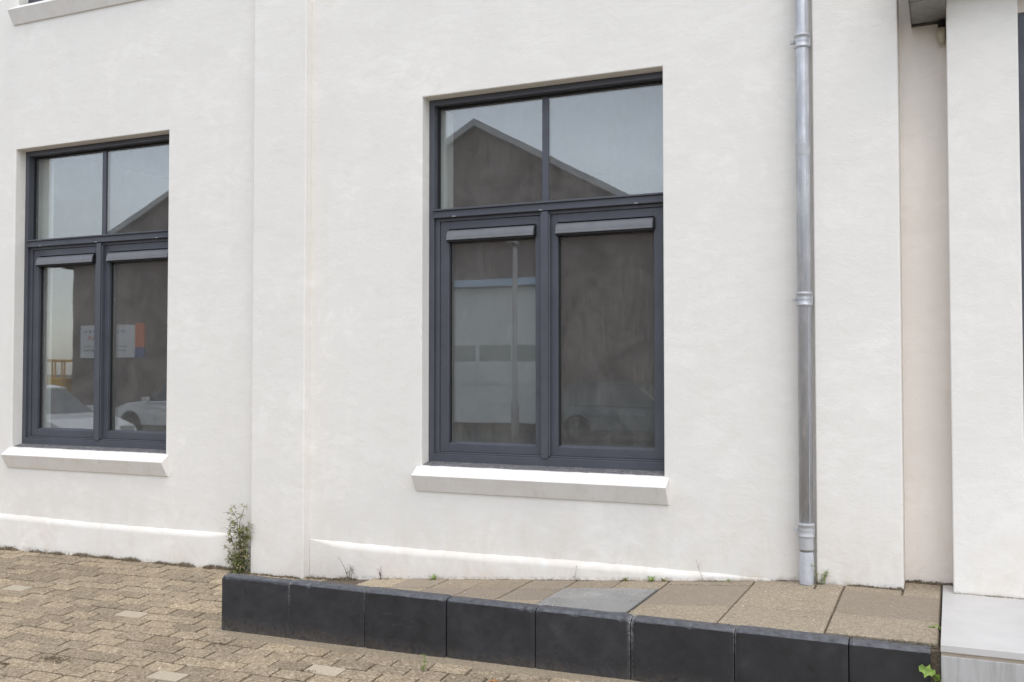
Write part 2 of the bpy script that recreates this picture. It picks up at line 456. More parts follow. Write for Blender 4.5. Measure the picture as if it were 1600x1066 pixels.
while True:
    yc = y0 - PH * (row + .5)
    if yc < -4.25: break
    if yc + PH / 2 < .005:
        off = -4.04 + (PW / 2 if row % 2 else 0) + rs.uniform(-.012, .012)
        i0 = int((-10.2 - off) / PW)
        for i in range(i0, i0 + 62):
            xc = off + (i + .5) * PW
            if xc > 3.3: break
            if yc + PH / 2 > -1.175 and xc - PW / 2 > -4.14: continue
            if xc + PW / 2 > -.10 and yc + PH / 2 > -1.235: continue
            cells.append((xc + rs.uniform(-.0025, .0025), yc + rs.uniform(-.0018, .0018)))
    row += 1
def area(c):
    q = project((c[0], c[1], street(*c)))
    if not q or not (-15 < q[0] < 1615 and -10 < q[1] < 1075): return 0
    return 1 / (q[2] ** 2) * (1 / q[2])
cells.sort(key=area, reverse=True)
def paver_matrix(c, rs):
    x, y = c; e = .05
    nrm = Vector((-(street(x + e, y) - street(x - e, y)) / (2 * e), -(street(x, y + e) - street(x, y - e)) / (2 * e), 1)).normalized()
    nrm = (nrm + Vector((rs.uniform(-.012, .012), rs.uniform(-.02, .02), 0))).normalized()
    q = Vector((0, 0, 1)).rotation_difference(nrm).to_matrix().to_4x4()
    return Matrix.Translation((x, y, street(x, y) + rs.uniform(-.0035, .003))) @ q @ Matrix.Rotation(rs.uniform(-.012, .012) + (math.pi if rs.random() < .5 else 0), 4, 'Z')
rest = MB(); rnds = []
M['paver_pale'] = aggregate('pale_new_paver', (.42, .35, .255), (.50, .425, .32), (.33, .265, .185), 200, .05, False)
PALE = [(-3.60, -1.985), (-2.87, -1.63), (-4.42, -1.43), (-3.84, -1.95)]
pale_mesh = [a.mesh('paver', M['paver_pale']) for a in PV[:2]]
def nearest(pt): return min(range(len(cells)), key=lambda i: (cells[i][0] - pt[0]) ** 2 + (cells[i][1] - pt[1]) ** 2)
# the pale replacement pavers, found by where they lie
PIX = [(280, 1054), (524, 1048), (190, 955), (25, 915)]
pale_idx = set()
for px_, py_ in PIX:
    best = min(range(len(cells)), key=lambda i: (lambda q: 1e9 if q is None else (q[0] - px_) ** 2 + ((q[1] - py_) * 2) ** 2)(project((cells[i][0], cells[i][1], street(*cells[i])))))
    pale_idx.add(best)
for i, c in enumerate(cells):
    mtx = paver_matrix(c, rs)
    if i < 300 or i in pale_idx:
        o = bpy.data.objects.new('paver', pale_mesh[i % 2] if i in pale_idx else PVM[i % 6]); COL.objects.link(o)
        o.parent = pavement; o.matrix_local = mtx
    else:
        a = PV[i % 6]
        rest.grid([mtx @ Vector(v) for v in a.v], a.f); rnds += [rs.random()] * len(a.f)
ro = rest.build('pavers_beyond', M['paver'], pavement); tag(ro, kind='stuff')
att = ro.data.attributes.new('rnd', 'FLOAT', 'FACE'); att.data.foreach_set('value', rnds)

# sand swept up against the foot of the kerb
M['swept_sand'] = aggregate('swept_sand', (.26, .21, .145), (.37, .305, .22), (.15, .118, .078), 190, 0, True, .35)
a = MB(); n = 80; v = []; rs = random.Random(9)
for i in range(n + 1):
    x = -4.17 + 4.07 * i / n; e = rs.uniform(-.012, .016)
    for yy, dz in ((-1.10, .004), (-1.164, .004), (-1.178, -.001), (-1.232 + e, -.007), (-1.26 + e, -.026)): v.append((x, yy, street(x, yy) + dz))
a.grid(v, [(i * 5 + k + 1, (i + 1) * 5 + k + 1, (i + 1) * 5 + k, i * 5 + k) for i in range(n) for k in range(4)])
a.build('sand_strip', M['swept_sand'], pavement, smooth=True)

# ------------------------------------------------------------------ ramp with slabs
mb = MB()
xs = [-4.127 + i * .08 for i in range(60)]; xs = [x for x in xs if x < -.07] + [-.066]
ys = [KB - .02 + i * .1 for i in range(13)]
nx = len(xs)
mb.grid([(x, y, ramp_z(x, y) - .008) for y in ys for x in xs],
        [(j * nx + i, j * nx + i + 1, (j + 1) * nx + i + 1, (j + 1) * nx + i) for j in range(len(ys) - 1) for i in range(nx - 1)])
mb.box(-4.127, -4.06, KB - .01, -.05, -.4, .034)
mb.box(-.1035, -.061, -1.145, KB + .03, -.4, .281)                     # earth in the gap beside the doorstep
rampo = mb.build('ramp', M['sand']); tag(rampo, kind='structure')
def slab(x0, x1, y0, y1, mat, lift=0, r_=None):
    r_ = r_ or random.Random(int((x0 * 37 + y0 * 91) * 1000))
    g = .0055; a = MB(); x0 += g; x1 -= g; y0 += g; y1 -= g; b = .004
    dz = lift + r_.uniform(-.002, .002); tx, ty = r_.uniform(-.003, .003), r_.uniform(-.003, .003)
    zf = lambda x, y: ramp_z(x, y) + dz + tx * (x - x0) + ty * (y - y0)
    top = [(x0 + b, y0 + b), (x1 - b, y0 + b), (x1 - b, y1 - b), (x0 + b, y1 - b)]; mid = [(x0, y0), (x1, y0), (x1, y1), (x0, y1)]
    v = [(x, y, zf(x, y)) for x, y in top] + [(x, y, zf(x, y) - .004) for x, y in mid] + [(x, y, zf(x, y) - .05) for x, y in mid]
    f = [(0, 1, 2, 3)] + [(i, 4 + i, 4 + (i + 1) % 4, (i + 1) % 4) for i in range(4)] + [(4 + i, 8 + i, 8 + (i + 1) % 4, 4 + (i + 1) % 4) for i in range(4)]
    a.grid(v, f); return a.build('paving_slab', mat, rampo)
X3 = [-4.05, -3.745, -3.438, -3.135, -2.835, -2.512, -2.205, -1.905, -1.6]
rsl = random.Random(3)
for i in range(len(X3) - 1):
    x0, x1 = X3[i], X3[i + 1]
    rows = [(-.315, 0), (-.625, -.315), (-.935, -.625), (KB, -.935)]
    for j, (a, b) in enumerate(rows):
        if i >= 6 and j in (1, 2): continue
        if i == 0 and j == 0: continue
        slab(x0, x1, a if not (i >= 6 and j == 0) else -.285, b, M['slab'] if rsl.random() < .62 else M['slab_plain'])
slab(-2.205, -1.6, -.922, -.285, M['smooth_slab'], .004)
slab(-1.6, -1.085, -.14, 0, M['slab']); slab(-1.6, -1.085, -.695, -.14, M['slab_plain']); slab(-1.6, -1.085, KB, -.695, M['slab'])
slab(-1.085, -.725, -.20, 0, M['slab']); slab(-1.085, -.57, -.69, -.20, M['slab']); slab(-1.085, -.57, KB, -.69, M['slab'])
slab(-.725, -.57, -.20, -.085, M['slab'])
slab(-.57, -.262, -.22, -.085, M['slab']); slab(-.262, -.066, -.22, .118, M['slab'], -.004)
slab(-.57, -.066, -.70, -.22, M['slab_plain']); slab(-.57, -.066, KB + .01, -.70, M['slab'], .004)

# ------------------------------------------------------------------ kerb
kerb = empty('ramp_kerb', (-2.1, -1.12, -.05), 'long low kerb of black concrete stones edging the paved ramp', 'kerb')
KX = [-4.130, -3.620, -3.090, -2.562, -2.030, -1.505, -.980, -.452, -.100]
for i in range(8):
    x0, x1 = KX[i] + .0028, KX[i + 1] - .0028
    r_ = random.Random(i + 40); zt = .291 + r_.uniform(-.003, .003) - (.008 if i == 0 else 0); dy = r_.uniform(-.003, .003)
    a = MB(); n = 22; secs = []; e1 = e2 = 0
    for k in range(n + 1):
        f = k / n; x = x0 + (x1 - x0) * f; end = .0035 if k in (0, n) else 0
        e1 = e1 * .5 + r_.uniform(-.0022, .0022); e2 = e2 * .5 + r_.uniform(-.002, .002)
        chip = r_.uniform(.004, .010) if r_.random() < (.30 if k in (0, 1, n - 1, n) else .05) else 0
        secs.append([(x, -1.085, -.34), (x, -1.163 + dy + end, -.34), (x, -1.163 + dy + end, zt - .017 + e1 - chip - end), (x, -1.146 + dy + e2 + chip + end, zt - .0012 - chip * .4 - end), (x, -1.085, zt - end)])
    v = [p for q in secs for p in q]
    a.grid(v, [(k * 5 + (m_ + 1) % 5, k * 5 + m_, (k + 1) * 5 + m_, (k + 1) * 5 + (m_ + 1) % 5) for k in range(n) for m_ in range(5)] + [(0, 1, 2, 3, 4), tuple(n * 5 + q for q in (4, 3, 2, 1, 0))])
    a.build('kerb_stone', M['kerb'], kerb, weld=True)

# ------------------------------------------------------------------ the white building
bld = empty('white_building', (-4.5, 0, 0), 'white stuccoed building with flat pilasters and dark framed windows', 'building')
OX0, OX1, OZ0, OZ1 = -3.374, -1.644, .884, 3.466
DX, DZ = -4.043, 3.852
TH = .38
def wall_with_holes(xs, zs, holes, y0, y1):
    """solid wall: xs, zs break lines, holes are (x0,x1,z0,z1) on break lines"""
    bm = bmesh.new(); vd = {}
    def V(i, j, s):
        key = (i, j, s)
        if key not in vd: vd[key] = bm.verts.new((xs[i], y1 if s else y0, zs[j]))
        return vd[key]
    nx, nz = len(xs) - 1, len(zs) - 1
    def solid(i, j):
        if not (0 <= i < nx and 0 <= j < nz): return False
        cx, cz = (xs[i] + xs[i + 1]) / 2, (zs[j] + zs[j + 1]) / 2
        return not any(h[0] < cx < h[1] and h[2] < cz < h[3] for h in holes)
    for i in range(nx):
        for j in range(nz):
            if not solid(i, j): continue
            bm.faces.new((V(i, j, 0), V(i + 1, j, 0), V(i + 1, j + 1, 0), V(i, j + 1, 0)))
            bm.faces.new((V(i, j, 1), V(i, j + 1, 1), V(i + 1, j + 1, 1), V(i + 1, j, 1)))
            if not solid(i - 1, j): bm.faces.new((V(i, j, 0), V(i, j + 1, 0), V(i, j + 1, 1), V(i, j, 1)))
            if not solid(i + 1, j): bm.faces.new((V(i + 1, j, 0), V(i + 1, j, 1), V(i + 1, j + 1, 1), V(i + 1, j + 1, 0)))
            if not solid(i, j - 1): bm.faces.new((V(i, j, 0), V(i, j, 1), V(i + 1, j, 1), V(i + 1, j, 0)))
            if not solid(i, j + 1): bm.faces.new((V(i, j + 1, 0), V(i + 1, j + 1, 0), V(i + 1, j + 1, 1), V(i, j + 1, 1)))
    bmesh.ops.recalc_face_normals(bm, faces=bm.faces)
    return bm
holes = [(OX0 + a * DX, OX1 + a * DX, OZ0 + b * DZ, OZ1 + b * DZ) for a in (0, 1) for b in (0, 1)]
xs = sorted({-11.0, -.2585, *[h[0] for h in holes], *[h[1] for h in holes]})
zs = sorted({-.6, 8.2, *[h[2] for h in holes], *[h[3] for h in holes]})
bm = wall_with_holes(xs, zs, holes, 0, TH)
me = bpy.data.meshes.new('wall'); bm.to_mesh(me); bm.free(); me.materials.append(M['stucco'])
link('wall', me, bld, .007, 2)
for x0, x1 in ((-4.785, -4.308), (-.725, -.258), (-8.83, -8.352)):
    a = MB(); a.box(x0, x1, -.078, .05, -.6, 8.2); a.build('pilaster', M['stucco'], bld, bevel=.009, seg=3)
# plinth: a projecting foot with a sloping top; it dies out towards its ends
def plinth(x0, x1, fade0, fade1, zt):
    a = MB(); n = 60; r_ = random.Random(int(x0 * 100)); prev = None
    pr = [r_.uniform(-1, 1) for _ in range(n + 1)]
    pts = []
    for i in range(n + 1):
        x = x0 + (x1 - x0) * i / n
        e = min(1, max(0, (x - x0) / fade0)) * min(1, max(0, (x1 - x) / fade1)); e = e * e * (3 - 2 * e)
        d = .002 + .030 * e; wv = .0022 * pr[i] + .004 * math.sin(x * 2.3)
        zb = zt + wv * 1.2
        pts.append([(x, .02, zb + .006), (x, -.001, zb), (x, -d * .55, zb - .011 * e - .004), (x, -d * .93, zb - .024 * e - .006), (x, -d, zb - .038 * e - .01), (x, -d - .002, -.5)])
    m_ = len(pts[0]); v = [p for q in pts for p in q]
    a.grid(v, [(i * m_ + k + 1, (i + 1) * m_ + k + 1, (i + 1) * m_ + k, i * m_ + k) for i in range(n) for k in range(m_ - 1)])
    a.build('plinth', M['stucco'], bld, smooth=True)
plinth(-4.305, -1.0, .30, .7, .312)
plinth(-8.35, -4.95, .05, .35, .300)
# wall in the recess, entrance pillar, canopy
a = MB(); a.box(-.2580, .9, .118, .42, -.6, 8.2); a.build('recess_wall', M['stucco_cream'], bld)
a = MB(); a.box(-.0055, .348, -.105, .1175, .334, 8.2); a.build('entrance_pillar', M['stucco'], bld, bevel=.008, seg=3)
can = MB(); can.box(-.150, 3.4, -.26, .117, 3.635, 3.95); canopy = can.build('canopy', M['canopy'], bld, bevel=.004)
a = MB(); a.box(-.187, -.0075, -.276, .1165, 3.552, 3.90); a.box(-.187, -.0075, -.40, -.281, 3.553, 3.90)
a.box(-.191, -.1875, -.41, .1165, 3.540, 3.91); g_ = a.build('gutter_box', M['canopy'], canopy, bevel=.002)
a = MB(); a.box(-.186, -.03, .098, .1168, 3.541, 3.5515); a.build('trim_strip', M['brown_wood'], canopy)
# entrance door right of the pillar
a = MB(); a.box(0.3495, 1.75, .02, .117, 3.513, 8.2); a.build('lintel', M['stucco_cream'], bld, bevel=.004)
a = MB(); a.box(.3495, .43, .03, .11, .340, 3.511); a.box(1.53, 1.75, .03, .11, .340, 3.511); a.box(.431, 1.529, .03, .11, 3.40, 3.510); a.box(.431, 1.529, .03, .11, .340, .45); a.box(.431, 1.529, .03, .11, 2.55, 2.63)
door = a.build('door', M['frame'], bld, bevel=.003)
a = MB(); a.box(.432, 1.528, .06, .08, .452, 2.548); a.build('pane', M['glass'], door)
a = MB(); a.box(.432, 1.528, .06, .08, 2.632, 3.398); a.build('pane', M['glass'], door)
a = MB(); a.tube([(1.45, -.03, 1.2), (1.45, -.08, 1.22), (1.45, -.08, 1.6), (1.45, -.03, 1.62)], .014, 10); a.build('door_handle', M['zinc_pale'], door, smooth=True)

# ---- windows
FY = .10                                          # front of the outer frame
a = MB()
fx0, fx1 = -3.3745, -1.59
a.box(fx0, -3.334, FY, .205, .905, 3.4665)                                    # left jamb
a.box(-1.640, fx1, FY, .205, .905, 3.4665)                                    # right jamb, runs behind the render
a.box(-3.334, -1.640, FY, .205, 3.424, 3.4665)                                # head
a.box(-3.334, -1.640, FY - .012, .205, 2.621, 2.668)                          # transom
a.box(-3.334, -1.640, FY - .028, FY + .04, 2.668, 2.681)                      # drip cap on the transom
a.box(-3.334, -1.640, FY, .205, .905, .962)                                   # bottom rail
a.box(-3.334, -3.300, FY + .022, .205, .962, 2.621)                           # rebates
a.box(-1.670, -1.640, FY + .022, .205, .962, 2.621)
a.box(-3.300, -1.670, FY + .022, .205, 2.598, 2.621)
a.box(-3.300, -1.670, FY + .012, .205, .962, .974)
a.box(-2.522, -2.453, FY + .001, .205, .974, 2.598)                           # middle post
win = a.build('window', M['frame'], bld, bevel=.003)
a = MB(); a.box(-2.512, -2.463, FY - .008, FY + .0005, .958, 2.615); a.build('cover_strip', M['frame'], win, bevel=.002)
for x0, x1 in ((-3.299, -2.500), (-2.474, -1.671)):
    a = MB(); sy = FY + .034
    a.box(x0, x0 + .066, sy, .198, .975, 2.597); a.box(x1 - .070, x1, sy, .198, .975, 2.597)
    a.box(x0 + .066, x1 - .070, sy, .198, .975, 1.033); a.box(x0 + .066, x1 - .070, sy, .198, 2.541, 2.597)
    # sloping glazing bead along the bottom
    a.prism_x([(sy + .001, 1.033), (.176, 1.033), (.176, 1.047)], x0 + .067, x1 - .071)
    a.build('sash', M['frame'], win, bevel=.0025)
    g0, g1 = x0 + .0665, x1 - .0705
    a = MB(); a.box(g0, g0 + .006, .160, .176, 1.047, 2.5405); a.box(g1 - .006, g1, .160, .176, 1.047, 2.5405); a.box(g0 + .006, g1 - .006, .160, .176, 2.532, 2.5405)
    a.build('gasket', M['gasket'], win)
    a = MB(); a.box(g0, g1, .1765, .1905, 1.034, 2.5405); a.build('pane', M['glass'], win)
    # quarter-round ventilation grille over the head of the pane
    a = MB(); n = 10; v0, v1 = g0 - .006, g1 + .004
    prof = [(sy + .002, 2.462), (sy - .030, 2.462)] + [(sy - .030 + .036 * (1 - math.cos(q)) , 2.474 + .064 * math.sin(q)) for q in [math.pi / 2 * k / n for k in range(n + 1)]] + [(sy + .006, 2.538)]
    prof = [(.170, 2.462), (sy - .034, 2.462), (sy - .034, 2.470), (sy - .030, 2.474)] + [(sy - .030 + .034 * (1 - math.cos(math.pi / 2 * k / n)), 2.474 + .060 * math.sin(math.pi / 2 * k / n)) for k in range(1, n + 1)] + [(.170, 2.536)]
    a.prism_x(prof[::-1], v0, v1 - .006); vg = a.build('ventilation_grille', M['vent'], win, bevel=.0012)
    a = MB(); pr2 = [(y - .003 if y < .15 else y, z + (.003 if z > 2.5 else -.002)) for y, z in prof]
    a.prism_x(pr2[::-1], v1 - .0059, v1 + .004); a.build('grille_end_cap', M['gasket'], win)
    a = MB(); a.box(v0, v1, sy - .024, .17, 2.450, 2.4615); a.build('grille_slot', M['gasket'], win)
a = MB(); a.box(-3.3335, -1.6405, .1765, .1905, 2.682, 3.4235); a.build('pane', M['glass'], win)
a = MB(); a.box(-2.533, -2.489, .166, .1762, 2.683, 3.423); a.box(-2.533, -2.489, .1908, .200, 2.683, 3.423); a.build('glazing_bar', M['frame'], win, bevel=.002)
a = MB(); a.box(-3.3335, -1.6405, .158, .176, 3.412, 3.4235); a.box(-3.3338, -3.325, .158, .176, 2.682, 3.412); a.build('gasket', M['gasket'], win)
for x in (-3.168, -2.512, -1.846):
    a = MB(); a.box(x - .012, x + .012, FY - .0165, FY - .0125, 2.622, 2.628); a.build('drain_cap', M['cap'], win, bevel=.001)
# weathered flashing behind the sill and the sill itself
a = MB(); n = 50; r_ = random.Random(2); v = []
for i in range(n + 1):
    x = -3.372 + (3.372 - 1.646) * i / n
    e = .010 * (r_.random() - .4)
    v += [(x, FY + .03, .9045), (x, FY - .002, .908), (x, .016 + e * .7, .8905), (x, .011 + e * .7, .884)]
a.grid(v, [(i * 4 + k, i * 4 + k + 1, (i + 1) * 4 + k + 1, (i + 1) * 4 + k) for i in range(n) for k in range(3)])
a.build('flashing', M['lead'], win, smooth=True)
a = MB()
a.prism_x([(-.080, .824), (.012, .886), (.012, .711), (-.015, .711)][::-1], -3.412, -1.614)
a.prism_x([(.0115, .8855), (.098, .892), (.098, .7), (.0115, .7)][::-1], -3.3738, -1.6442)
sill = a.build('sill', M['sill'], win, bevel=.003)
kids = list(win.children)
a = MB()
for z0, z1 in ((.975, 2.60), (2.70, 3.42)):
    a = MB(); a.grid([(-3.3336, .2055, z0), (-3.306, .34, z0), (-3.372, .34, z0), (-3.3336, .2055, z1), (-3.306, .34, z1), (-3.372, .34, z1)], [(0, 1, 4, 3), (1, 2, 5, 4), (2, 0, 3, 5), (3, 4, 5), (2, 1, 0)])
    a.build('inner_lining', M['plaster'], win)
    a = MB(); a.grid([(-1.641, .2055, z0), (-1.72, .40, z0), (-1.60, .40, z0), (-1.641, .2055, z1), (-1.72, .40, z1), (-1.60, .40, z1)], [(1, 0, 3, 4), (2, 1, 4, 5), (0, 2, 5, 3), (5, 4, 3), (0, 1, 2)])
    a.build('inner_lining', M['plaster'], win)
kids = list(win.children)
win['label'] = 'large dark framed window nearest the zinc downpipe'
for i, (dx, dz, lab) in enumerate(((DX, 0, 'dark framed window at the left edge with a car mirrored in it'), (DX, DZ, 'upper window of which only the sill shows, above the left window'), (0, DZ, None))):
    wo = win.copy(); COL.objects.link(wo); wo.parent = bld; wo.matrix_parent_inverse = win.matrix_parent_inverse; wo.location = (dx, 0, dz)
    if lab: wo['label'] = lab
    elif 'label' in wo: del wo['label']
    for kd in kids:
        c = kd.copy(); COL.objects.link(c); c.parent = wo

# ---- rooms behind the windows
for x0, x1, z1 in ((-4.6, -.9, 3.85), (-8.6, -4.8, 3.85)):
    for zb in (0.3, 4.0):
        zt = zb + 3.55; a = MB()
        a.box(x0, x1, 5.0, 5.1, zb, zt); a.box(x0 - .1, x0, TH, 5.0, zb, zt); a.box(x1, x1 + .1, TH, 5.0, zb, zt)
        a.box(x0, x1, TH, 5.0, zb - .1, zb); a.box(x0, x1, TH, 5.0, zt, zt + .1)
        a.build('interior_room', M['room'], bld)

# ------------------------------------------------------------------ doorstep
ds = empty('doorstep', (.3, -.7, 0), 'pale honed stone doorstep on a grey concrete base below the pillar', 'doorstep')
a = MB(); a.box(-.0595, 2.2, -1.222, -.002, .302, .335); a.box(-.0595, -.0062, -.002, .112, .3025, .3345); a.build('tread', M['step'], ds, bevel=.003)
a = MB(); a.box(-.0565, 2.2, -1.215, -.01, .286, .3018); a.build('mortar_bed', M['edge'], ds)
a = MB(); a.box(-.0585, 2.2, -1.220, -.01, -.45, .2858); a.build('base', M['step_base'], ds, bevel=.004)

# ------------------------------------------------------------------ downpipe
px, py = -.779, -.088
dp = empty('downpipe', (px, py, .32), 'zinc rainwater downpipe with three clamps in the wall corner', 'downpipe')
r0 = .0392
def pipe(name, prof, mat, seg=72):
    a = MB(); a.lathe(prof, (px, py, 0), seg); o = a.build(name, mat, dp, smooth=name == 'pipe', weld=True)
    return o
pipe('pipe', [(r0, .500), (r0, 2.81), (r0, 2.86), (r0, 8.1)], M['zinc'])
pipe('pipe_sleeve', [(r0 + .0005, 2.800), (r0 + .0012, 2.801), (r0 + .0012, 2.868), (r0 + .0005, 2.869)], M['zinc_dull'])
pipe('pipe_sleeve', [(r0 + .0004, .512), (r0 + .0026, .513), (r0 + .0026, .595), (r0 + .0004, .596)], M['zinc_dull'])
pipe('pipe_shoe', [(r0 - .001, .512), (r0 + .0005, .48), (r0 + .0025, .44), (r0 + .0035, .38), (r0 + .0030, .345), (r0 + .001, .315)], M['zinc_pale'])
a = MB(); a.tube([(px + r0 * .62, py - r0 * .80, .60), (px + r0 * .62, py - r0 * .80, 8.1)], .0022, 6); a.build('seam', M['zinc'], dp)
for zc in (3.477, 1.962, .624):
    a = MB(); R1 = r0
    prof = [(R1, zc - .044), (R1 + .006, zc - .040), (R1 + .0085, zc - .034), (R1 + .006, zc - .028), (R1 + .0025, zc - .024), (R1 + .0025, zc - .006), (R1 + .0045, zc), (R1 + .0025, zc + .006), (R1 + .0025, zc + .020), (R1 + .006, zc + .024), (R1 + .0095, zc + .031), (R1 + .006, zc + .038), (R1, zc + .042)]
    a.lathe(prof, (px, py, 0), 36); cl = a.build('clamp', M['zinc_dull'] if zc < 1 else M['zinc'], dp, smooth=True)
    a = MB(); a.box(px - r0 - .021, px - r0 + .002, py - .010, py + .004, zc - .010, zc + .010)
    a.lathe([(.0, -.014), (.0105, -.014), (.0105, .006), (.0, .006)], (px - r0 - .019, py - .004, zc - .002), 12, 'y')
    a.build('clamp_screw', M['zinc_dull'], cl, bevel=.0015)
    a = MB(); a.tube([(px + .01, py + r0, zc), (px + .01, .03, zc)], .006, 8); a.box(px + r0 - .002, px + r0 + .008, py - .012, py + .012, zc - .028, zc + .02)
    a.build('clamp_bracket', M['zinc_dull'], cl)

# ------------------------------------------------------------------ lamp under the canopy
lp = empty('wall_lamp', (-.026, .09, 3.43), 'small yellowed tube lamp in the corner under the canopy', 'lamp')
lx, ly = -.030, .075
a = MB(); a.lathe([(.006, 3.408), (.016, 3.414), (.0215, 3.43), (.023, 3.46), (.022, 3.50)], (lx, ly, 0), 20); a.build('cover', M['lamp'], lp, smooth=True)
a = MB(); a.lathe([(.019, 3.4995), (.019, 3.54)], (lx, ly, 0), 16); a.box(lx - .018, lx + .018, ly + .012, .1175, 3.47, 3.53); a.build('socket', M['gasket'], lp)
for k in range(5):
    q = 2 * math.pi * k / 5 + .3
    a = MB(); a.tube([(lx + .0235 * math.cos(q), ly + .0235 * math.sin(q), 3.50), (lx + .0245 * math.cos(q), ly + .0245 * math.sin(q), 3.45), (lx + .018 * math.cos(q), ly + .018 * math.sin(q), 3.414), (lx, ly, 3.403)], .0018, 5); a.build('guard_wire', M['lamp'], lp)
# ------------------------------------------------------------------ weeds, moss, litter
def leaf_blade(mb, p, d, ln, wd, droop=.3, fold=.25, mat=0):
    """a small pointed leaf folded along its midrib"""
    d = Vector(d).normalized(); up = Vector((0, 0, 1))
    s = d.cross(up); s = s.normalized() if s.length > 1e-3 else Vector((1, 0, 0)); n = s.cross(d).normalized()
    p = Vector(p); q1 = p + d * ln * .45 - up * droop * ln * .12; q2 = p + d * ln - up * droop * ln * .5
    l_, r_ = q1 + s * wd / 2 + n * wd * fold, q1 - s * wd / 2 + n * wd * fold
    mb.grid([p, l_, q1, r_, q2], [(0, 2, 1), (0, 3, 2), (1, 2, 4), (2, 3, 4)], mat)
def bendy(p, d, ln, n, rs, wob=.25, grav=0):
    pts = [Vector(p)]; d = Vector(d).normalized()
    for i in range(n):
        d = (d + Vector((rs.uniform(-wob, wob), rs.uniform(-wob, wob) * .6, rs.uniform(-wob, wob) * .4 - grav))).normalized()
        pts.append(pts[-1] + d * ln / n)
    return pts
def scrub(name, label, cat, base, h, seed, stems, leafn, ll, lw, lm, sm, spread=.3, branch=3, group=None, lean=(0, 0), thick=.0022):
    rs = random.Random(seed); t = empty(name, base, label, cat, group)
    st, lf = MB(), MB()
    for k in range(stems):
        hh = h * (1 if k == 0 else rs.uniform(.35, .85))
        d0 = Vector((rs.uniform(-spread, spread) + lean[0], rs.uniform(-spread, spread) * .5 + lean[1], 1))
        p0 = Vector(base) + Vector((rs.uniform(-.02, .02), rs.uniform(-.01, .01), -.006)) * min(1, stems / 3)
        pts = bendy(p0, d0, hh, 8, rs, .16); n = len(pts)
        st.tube(pts, [thick * (1 - .7 * i / n) for i in range(n)], 5)
        lines = [(pts, 1.0)]
        for b in range(branch):
            i = rs.randint(2, n - 2); a = rs.uniform(0, 6.28)
            bp = bendy(pts[i], (math.cos(a), math.sin(a) * .6 - .15, rs.uniform(.3, 1.1)), hh * rs.uniform(.15, .34), 4, rs, .3)
            st.tube(bp, [thick * .5 * (1 - .6 * j / 5) for j in range(5)], 4); lines.append((bp, .6))
        for q in range(leafn):
            ln_, wgt = rs.choice(lines); f = rs.random() ** (1.0) * (len(ln_) - 1.001); i = int(f); p = ln_[i].lerp(ln_[i + 1], f - i)
            a = rs.uniform(0, 6.28)
            leaf_blade(lf, p, (math.cos(a), math.sin(a) * .7 - .1, rs.uniform(-.1, .9)), ll * rs.uniform(.5, 1.2), lw * rs.uniform(.6, 1.2), rs.uniform(0, .9))
    st.build('stem', sm, t); lf.build('foliage', lm, t)
    return t
def rosette(name, label, cat, base, r_, seed, n, lm, group=None, up=.5, wid=.3):
    rs = random.Random(seed); t = empty(name, base, label, cat, group)
    for k in range(n):
        a = 6.28 * k / n + rs.uniform(-.3, .3); m = MB(); ln = r_ * rs.uniform(.7, 1.15)
        d = Vector((math.cos(a), math.sin(a) * .8 - .1, up * rs.uniform(.5, 1.6))).normalized()
        s = d.cross(Vector((0, 0, 1))).normalized(); nn = s.cross(d)
        pts = []
        for i in range(6):
            f = i / 5; c = Vector(base) + d * ln * f - Vector((0, 0, 1)) * ln * .25 * f * f
            w_ = wid * ln * math.sin(math.pi * min(1, f * .85 + .12)) * (1 + .35 * (-1) ** i)
            pts.append((c + s * w_ / 2 + nn * w_ * .2, c, c - s * w_ / 2 + nn * w_ * .2))
        v = [p for q in pts for p in q]
        m.grid(v, [f_ for i in range(5) for f_ in ((i * 3, i * 3 + 1, i * 3 + 4, i * 3 + 3), (i * 3 + 1, i * 3 + 2, i * 3 + 5, i * 3 + 4))])
        m.build('leaf', lm, t)
    return t
